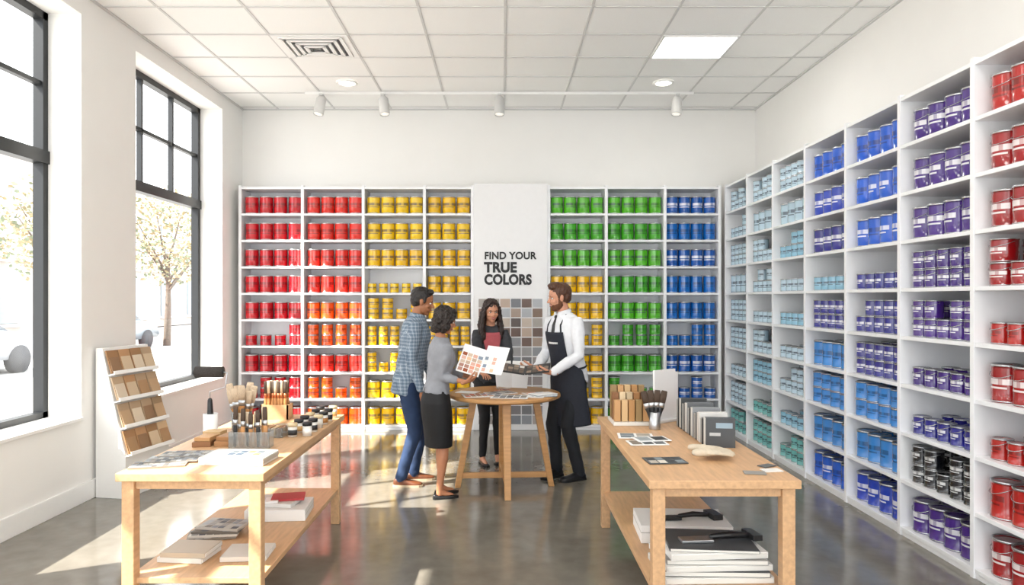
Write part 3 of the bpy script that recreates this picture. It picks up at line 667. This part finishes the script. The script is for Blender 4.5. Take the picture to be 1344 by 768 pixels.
    if o.get('smile'):
        ey.tube([P(-.021,.0800,-.0515),P(0,.0895,-.0565),P(.021,.0800,-.0515)],[.002*hs,.0036*hs,.002*hs],3,n=8); ey.tube([P(-.020,.0800,-.0555),P(0,.0885,-.0665),P(.020,.0800,-.0555)],[.002*hs,.0042*hs,.002*hs],3,n=8); ey.tube([P(-.016,.0815,-.055),P(0,.0888,-.0612),P(.016,.0815,-.055)],[.002*hs,.0034*hs,.002*hs],4,n=8)
    else:
        ey.tube([P(-.021,.0800,-.057),P(0,.0895,-.0555),P(.021,.0800,-.057)],[.0018*hs,.0036*hs,.0018*hs],3,n=8); ey.tube([P(-.018,.0800,-.060),P(0,.0885,-.0630),P(.018,.0800,-.060)],[.002*hs,.0040*hs,.002*hs],3,n=8)
    ey.build('face_features',[eyeW,irisM,o['hairmat'],o['lip'],teethM],parent=E)
    hr=MB(); st=o['hair']
    if st=='short':
        el(hr,(0,-.026,.047),(.082,.098,.081)); el(hr,(0,-.052,.0),(.074,.062,.066)); el(hr,(0,.040,.098),(.052,.036,.024)); 
        for q in(-1,1): el(hr,(q*.071,.016,.018),(.008,.014,.032)); el(hr,(q*.035,.045,.092),(.028,.026,.02))
        if o.get('quiff'): el(hr,(.01,.052,.112),(.045,.03,.018)); el(hr,(0,.02,.12),(.05,.05,.018))
    elif st=='bob':
        el(hr,(0,-.026,.047),(.088,.102,.086)); el(hr,(0,-.058,-.02),(.084,.066,.09)); el(hr,(0,.030,.098),(.06,.045,.026))
        for q in(-1,1):
            for c,r in(((q*.078,-.01,-.01),(.020,.042,.06)),((q*.072,-.02,-.075),(.026,.046,.045)),((q*.078,.03,.03),(.012,.028,.045)),((q*.05,-.065,-.10),(.04,.036,.035)),((q*.076,.018,-.05),(.013,.022,.034))): el(hr,c,r)
        el(hr,(0,-.075,-.09),(.05,.035,.045))
    elif st=='long':
        el(hr,(0,-.026,.045),(.087,.100,.084)); el(hr,(0,-.060,-.05),(.085,.055,.13)); el(hr,(0,.022,.102),(.055,.045,.022))
        for q in(-1,1):
            hr.tube([P(q*.03,.055,.09),P(q*.072,.035,.045),P(q*.083,.02,-.03),P(q*.088,.02,-.11),P(q*.10,.045,-.19),P(q*.085,.07,-.26),P(q*.095,.07,-.32)],[.014*hs,.018*hs,.022*hs,.030*hs,.034*hs,.028*hs,.014*hs],n=12,flat=.8)
            hr.tube([P(q*.07,-.03,.02),P(q*.092,-.02,-.06),P(q*.105,-.01,-.16),P(q*.11,.02,-.25)],[.03*hs,.032*hs,.036*hs,.018*hs],n=12)
    hr.build('hair',o['hairmat'],parent=E,voxel=.005,smooth=2,disp=o.get('curl',.010),dscale=.018)
    if o.get('beard'):
        bd=MB(); el(bd,(0,.0135,-.062),(.0595,.0665,.056)); el(bd,(0,.047,-.093),(.030,.032,.024))
        for q in(-1,1): el(bd,(q*.060,.006,-.035),(.008,.02,.04))
        bd.tube([P(-.024,.074,-.052),P(-.01,.0865,-.0445),P(.01,.0865,-.0445),P(.024,.074,-.052)],[.003*hs,.004*hs,.004*hs,.003*hs])
        bd.build('beard',o['beard'],parent=E,voxel=.004,smooth=1,disp=.004,dscale=.01)
    if o.get('collar'):
        cb=MB(); n=28; rg=[]
        for r_,z,dy in((.071,1.462,-.008),(.069,1.50,-.006),(.064,1.522,-.006),(.072,1.518,-.004),(.083,1.480,.0),(.080,1.462,.0)):
            rg.append([T@V((r_*math.cos(a),dy+r_*math.sin(a),z-.028*max(0,math.sin(a))**4*(1 if r_>.07 else .5))) for a in [pi/2+.12+(2*pi-.24)*k/(n-1) for k in range(n)]])
        vs=[p for r in rg for p in r]; fs=[(i*n+j,i*n+j+1,(i+1)*n+j+1,(i+1)*n+j) for i in range(len(rg)-1) for j in range(n-1)]
        cb.add(vs,fs,0,None,True); cb.build('collar',o['topmat'],parent=E,solid=.003)
        pl=MB(); 
        for i in range(8):
            z=1.44-.07*i; rx,ry,cy=lerp_prof(prof,z); pl.ell(T@V((0,cy+ry+.008,z)),(.005,.003,.005),0,nu=8,nv=6)
        pl.build('buttons',teethM,parent=E)
    def patch(nm,m,zt,zbm,half,off,th=.003,prf=None,n=16,rows=22):
        pm=MB(); vs=[]
        for i in range(rows+1):
            z=zt+(zbm-zt)*i/rows; rx,ry,cy=lerp_prof(prf or prof,z); ha=half(z)
            for j in range(n+1):
                a=-ha+2*ha*j/n; vs.append(T@V(((rx+off)*math.sin(a),cy+(ry+off)*math.cos(a),z)))
        pm.add(vs,[(i*(n+1)+j,i*(n+1)+j+1,(i+1)*(n+1)+j+1,(i+1)*(n+1)+j) for i in range(rows) for j in range(n)],0,None,True)
        return pm.build(nm,m,parent=E,solid=th)
    return E,T,W,patch,P,HR,arms
leather=mat('brown_leather','#66391F',.45,noise_amt=.12,noise_scale=25); soleL=mat('sole_tan','#B9A78C',.7,noise_amt=.05); blkL=mat('black_leather','#151416',.3,noise_amt=.1); soleB=mat('sole_black','#0F0F10',.7,noise_amt=.05)
def plaid():
    m=bpy.data.materials.new('plaid_shirt'); m.use_nodes=True; nt=m.node_tree; b=nt.nodes['Principled BSDF']; b.inputs['Roughness'].default_value=.85
    tc=nt.nodes.new('ShaderNodeTexCoord'); sp=nt.nodes.new('ShaderNodeSeparateXYZ'); nt.links.new(tc.outputs['Object'],sp.inputs[0])
    ad=nt.nodes.new('ShaderNodeMath'); ad.operation='ADD'; nt.links.new(sp.outputs['X'],ad.inputs[0]); nt.links.new(sp.outputs['Y'],ad.inputs[1])
    def band(src,freq,th,ph=0):
        a=nt.nodes.new('ShaderNodeMath'); a.operation='MULTIPLY_ADD'; a.inputs[1].default_value=freq; a.inputs[2].default_value=ph+50; nt.links.new(src,a.inputs[0])
        f=nt.nodes.new('ShaderNodeMath'); f.operation='FRACT'; nt.links.new(a.outputs[0],f.inputs[0])
        g=nt.nodes.new('ShaderNodeMath'); g.operation='LESS_THAN'; g.inputs[1].default_value=th; nt.links.new(f.outputs[0],g.inputs[0]); return g.outputs[0]
    base=(*hx('#7E8C9A'),1); prev=None; fq=34
    for src,fr,th,ph,c,fac in((ad.outputs[0],fq,.45,0,'#566A7E',.45),(sp.outputs['Z'],fq,.45,0,'#566A7E',.45),(ad.outputs[0],fq,.10,.3,'#C4CBD2',.45),(sp.outputs['Z'],fq,.10,.3,'#C4CBD2',.45),(sp.outputs['Z'],fq,.08,.75,'#3C4E62',.5),(ad.outputs[0],fq,.08,.75,'#3C4E62',.5)):
        x=nt.nodes.new('ShaderNodeMix'); x.data_type='RGBA'; mu=nt.nodes.new('ShaderNodeMath'); mu.operation='MULTIPLY'; mu.inputs[1].default_value=fac
        nt.links.new(band(src,fr,th,ph),mu.inputs[0]); nt.links.new(mu.outputs[0],x.inputs[0])
        if prev is None: x.inputs[6].default_value=base
        else: nt.links.new(prev,x.inputs[6])
        x.inputs[7].default_value=(*hx(c),1); prev=x.outputs[2]
    nt.links.new(prev,b.inputs['Base Color']); return m
denim=mat('denim','#1E3354',.8,noise_amt=.25,noise_scale=8,bump=.05)
# A : man, plaid
human('man_in_plaid_shirt',(-.79,6.06),4,1.70,'m',9,-2,-14,
 {'R':((-.68,5.84,.84),(.25,.05,-1),(.3,1,.1),22,(-.2,-.9,-.3)),'L':((-.60,6.26,.86),(.7,-.1,-.6),(0,0,-1),18,(-.6,-.6,-.6))},
 [(.10,-.09,-6),(-.10,.01,4)],
 dict(topname='plaid_shirt',topmat=plaid(),hem=.80,loose=.014,sleeve=.97,sleeve_fat=1.08,bottom='jeans',botmat=denim,shoemat=leather,solemat=soleL,skin=skinA,hairmat=hA,hair='short',lip=lipM,collar=True,fold=.018),hipback=.03)
# B : woman, blouse + skirt
blouse=mat('grey_blouse','#888A90',.6,noise_amt=.08,noise_scale=15)
human('woman_in_pencil_skirt',(-.52,5.64),28,1.53,'f',6,-8,-18,
 {'R':((-.30,5.46,.95),(.8,.35,.25),(-.2,.6,.9),30,(-.5,-.3,-1)),'L':((-.27,5.75,.96),(.8,-.4,.3),(-.1,-.5,.9),30,(-.6,-.2,-1))},
 [(.07,-.02,-10),(-.065,.05,0)],
 dict(topname='grey_blouse',topmat=blouse,hem=.96,loose=.008,sleeve=.62,sleeve_fat=1.25,bottom='skirt',botmat=mat('black_skirt','#0F0F12',.7,noise_amt=.1),shoemat=blkL,solemat=soleB,skin=skinB,hairmat=hB,hair='bob',lip=lipW,fold=.02,curl=.03),hipback=.02)
# C : woman behind the table
cardi=mat('charcoal_cardigan','#38393D',.9,noise_amt=.15,noise_scale=30)
E,T,W,patch,P,HR,arms=human('woman_with_long_hair',(-.12,6.80),-82,1.60,'f',10,8,-10,
 {'R':((-.19,6.40,.87),(.45,-.8,-.15),(0,0,-1),22,(.7,-.3,-.8)),'L':((.07,6.38,.88),(.1,-1,-.1),(0,0,-1),22,(-.7,-.3,-.8))},
 [(.09,.04,12),(-.08,-.03,-8)],
 dict(topname='cardigan',topmat=cardi,hem=.84,loose=.012,sleeve=.95,sleeve_fat=1.2,bottom='trousers',botmat=mat('black_trousers','#141417',.8,noise_amt=.1),shoemat=blkL,solemat=soleB,skin=skinC,hairmat=hC,hair='long',lip=lipW,smile=True,fold=.014,curl=.02),hipback=.06)
patch('coral_top',mat('coral_top_fabric','#B0545A',.8,noise_amt=.1),1.415,.98,lambda z:.62-1.15*abs(1.415-z),.017)
# D : shop assistant
shirtW=mat('white_shirt','#E3E5E9',.7,noise_amt=.02); apr=mat('navy_apron','#20242F',.75,noise_amt=.12,noise_scale=40)
E,T,W,patch,P,HR,arms=human('shop_assistant_in_apron',(.575,6.22),-145,1.74,'m',9,-24,-8,
 {'R':((.30,6.20,.985),(-.9,-.15,.05),(.1,-.35,.95),24,(.6,-.5,-.9)),'L':((.43,5.94,.975),(-.85,.25,.05),(0,.3,.95),26,(-.7,-.5,-.9))},
 [(.11,.03,10),(-.10,-.05,-10)],
 dict(topname='white_shirt',topmat=shirtW,hem=.86,loose=.010,sleeve=.96,sleeve_fat=1.08,bottom='trousers',botmat=mat('dark_trousers','#181B21',.8,noise_amt=.1),shoemat=blkL,solemat=soleB,skin=skinD,hairmat=hD,hair='short',quiff=True,beard=mat('beard_brown','#653D26',.8,noise_amt=.2,noise_scale=90),lip=lipM,smile=True,collar=True,fold=.018),hipback=.03)
APR=[(.50,.20,.17,.0),(.80,.19,.145,0),(.90,.182,.132,-.003)]+MALE[3:]
def half(z):
    if z>1.08: return .62+ (1.34-z)*.5
    if z>.98: return .75+(1.08-z)*7.5
    return 1.5
patch('apron',apr,1.34,.50,half,.022,th=.004,prf=APR,n=24,rows=40)
sb=MB()
def tq(x,z,off=.02,front=True):
    rx,ry,cy=lerp_prof(MALE,z); q=math.sqrt(max(0,1-(x/(rx+.001))**2)); return T@V((x,cy+(ry+off)*q*(1 if front else -1),z))
for q in(-1,1): sb.tube([tq(q*.095,1.33),tq(q*.085,1.40),T@V((q*.078,.03,1.478)),T@V((q*.07,-.04,1.49)),T@V((q*.03,-.088,1.475))],.008,n=6,flat=.5)
n=40; rg=[T@V((.176*math.cos(2*pi*k/n),.0+.132*math.sin(2*pi*k/n),1.0)) for k in range(n+1)]; sb.tube(rg,.009,n=6,round_ends=False)
sb.build('apron_straps',apr,parent=E)
lb=MB()
for k in range(9):
    x=-.055+.0135*k; lb.box(tq(x,1.245,.030),(.009,.004,.016),R=T.to_3x3().normalized())
lb.build('apron_lettering',whiteM,parent=E)
tb=MB(); tb.ell(T@V((0,.078,1.465)),(.016,.010,.018))
tb.tube([T@V((0,.082,1.46)),tq(0,1.40,.014),tq(0,1.33,.014)],[.010,.018,.022],n=8,flat=.4,up=tuple((T.to_3x3()@V((0,1,0))))); tb.build('necktie',blackM,parent=E)
# things held
b=MB(); Rq=Rz(-4)@Rx(58)
c0=V((-.165,5.62,1.09))
card(b,c0+Rq@Rz(-10)@V((-.09,0,0)),.19,.25,R=Rq@Rz(-14)@Ry(10),t=.003,pal=warm,nx=4,ny=5,fill=(0,0,1,.75))
card(b,c0+Rq@V((.10,.015,.004)),.19,.25,R=Rq@Rz(-14)@Ry(-12),t=.003,pal=warm+['#E6E4E0']*5,nx=3,ny=4,fill=(0,0,.6,.6))
b.build('colour_brochure',cardM)
b=MB(); Rb=Rz(-6)@Rx(14)
dk=['#4A4038','#6E5B4C','#2E2A28','#8A7869','#3B3F44','#A38F7C','#5B4A3E']
card(b,V((.09,6.02,.995)),.21,.2,R=Rb@Ry(8),t=.012,base=hx('#2B2B2D'),pal=dk+['#E9E5DE'],nx=4,ny=3); card(b,V((.30,6.01,.995)),.21,.2,R=Rb@Ry(-8),t=.012,base=hx('#2B2B2D'),pal=dk,nx=4,ny=3)
b.build('sample_swatch_book',cardM)
# gloves on right table
b=MB(); hand(b,(1.03,3.60,TZt+.040),(1,.1,0),(0,0,-1),'R',3,1.05,thumb_in=.1,spread=5); hand(b,(1.04,3.72,TZt+.040),(1,-.2,0),(0,0,-1),'L',3,1.0,thumb_in=.1,spread=5)
b.build('work_gloves',mat('glove_cotton','#C4B8A4',.9,noise_amt=.06,noise_scale=60),voxel=.0028,smooth=1)
# ================================================================= OUTSIDE
b=MB(); b.box((-29.2,15,-.2),(51,90,.1)); b.build('street_ground',mat('pavement','#B2B0AD',.9,noise_amt=.08))
b=MB()
b.box((-24,24,4),(6,60,8.2),0)
for k in range(16):
    for z in(1.7,5.2): b.box((-20.98,-3+3.6*k,z),(.1,1.9,2.3),1); b.box((-20.93,-3+3.6*k,z-1.25),(.2,2.1,.12),2)
b.box((-20.9,24,8.1),(.5,60,.4),2); b.box((-20.9,24,3.3),(.3,60,.25),2)
b.build('building_across_street',[mat('facade','#BCB2AA',.9,noise_amt=.06,noise_scale=2),mat('dark_glazing','#93A0A8',.3,noise_amt=.05),trimM])
barkM=mat('bark','#6E6258',.9,noise_amt=.2); lf1=mat('autumn_leaf','#A89878',.9,noise_amt=.3,noise_scale=8); lf2=mat('green_leaf','#858D74',.9,noise_amt=.3,noise_scale=8)
for (x,y,sc) in((-12.5,26,1.0),(-12.3,19.5,.9),(-12.5,33,1.1)):
    b=MB(); b.tube([(x,y,-.15),(x+.05,y,1.5),(x,y+.1,3.2*sc)],[.14,.1,.06],0,n=10)
    for k in range(9):
        a=2*pi*k/9; b.tube([(x,y,1.8*sc+.12*k),(x+.7*math.cos(a)*sc,y+.7*math.sin(a)*sc,2.7*sc+.15*k),(x+1.2*math.cos(a)*sc,y+1.2*math.sin(a)*sc,3.2*sc+.2*k)],[.05,.03,.012],0,n=6)
    for k in range(1800):
        u=V((random.gauss(0,1),random.gauss(0,1),random.gauss(0,1))).normalized()*random.uniform(.2,1)**.5
        c=V((x+1.8*sc*u.x,y+1.8*sc*u.y,3.9*sc+1.9*sc*u.z)); R=M.Rotation(random.uniform(0,6),3,'X')@M.Rotation(random.uniform(0,6),3,'Z'); q=random.uniform(.06,.11)
        b.add([c+R@V(p)*q for p in((-1,0,0),(0,-.6,0),(1,0,0),(0,.6,0))],[(0,1,2,3)],1 if k%3 else 2)
    b.build('street_tree',[barkM,lf1,lf2])
def car(x,y,col):
    b=MB(); L=[(-2.2,.35,.55),(-2.15,.35,.85),(-1.3,.33,.98),(-.9,.33,1.02),(.9,.33,1.02),(1.6,.33,.92),(2.15,.35,.8),(2.2,.4,.55)]
    b.loft([[V((x+sx,y+yy,z-.15)) for sx,z in((-.82,z0),(-.86,(z0+z1)/2),(-.78,z1),(.78,z1),(.86,(z0+z1)/2),(.82,z0))] for yy,z0,z1 in L],0)
    b.loft([[V((x+sx,y+yy,z-.15)) for sx,z in((-.76,1.0),(-.62*k,zt),(.62*k,zt),(.76,1.0))] for yy,zt,k in((-1.5,1.02,1),(-.9,1.4,1),(.4,1.45,1),(1.1,1.02,1))],1)
    b.box((x,y-.2,1.31),(1.2,1.2,.04),0)
    for sx in(-.8,.8):
        for yy in(-1.35,1.35): b.tube([(x+sx-.1,y+yy,.17),(x+sx+.1,y+yy,.17)],.33,2,n=20,round_ends=False)
    b.build('parked_car',[mat('car_paint',col,.2,noise_amt=.01),mat('car_glass','#6A747C',.1,noise_amt=.02),mat('tyre','#4A4A4C',.7,noise_amt=.05)])
car(-12.3,15.2,'#B9BCC0'); car(-13.5,23.5,'#8E969C')
# ---------------------------------------------------------------- light
w=bpy.data.worlds.new('w'); scene.world=w; w.use_nodes=True; bg=w.node_tree.nodes['Background']; bg.inputs[0].default_value=(.93,.965,1,1); bg.inputs[1].default_value=3.1
sun=bpy.data.lights.new('sun','SUN'); so=bpy.data.objects.new('sun',sun); scene.collection.objects.link(so); sun.energy=13; sun.angle=.012; sun.color=(1,.95,.86)
so.rotation_euler=V((.85,.42,-1)).to_track_quat('-Z','Y').to_euler(); so.location=(-8,-4,10)
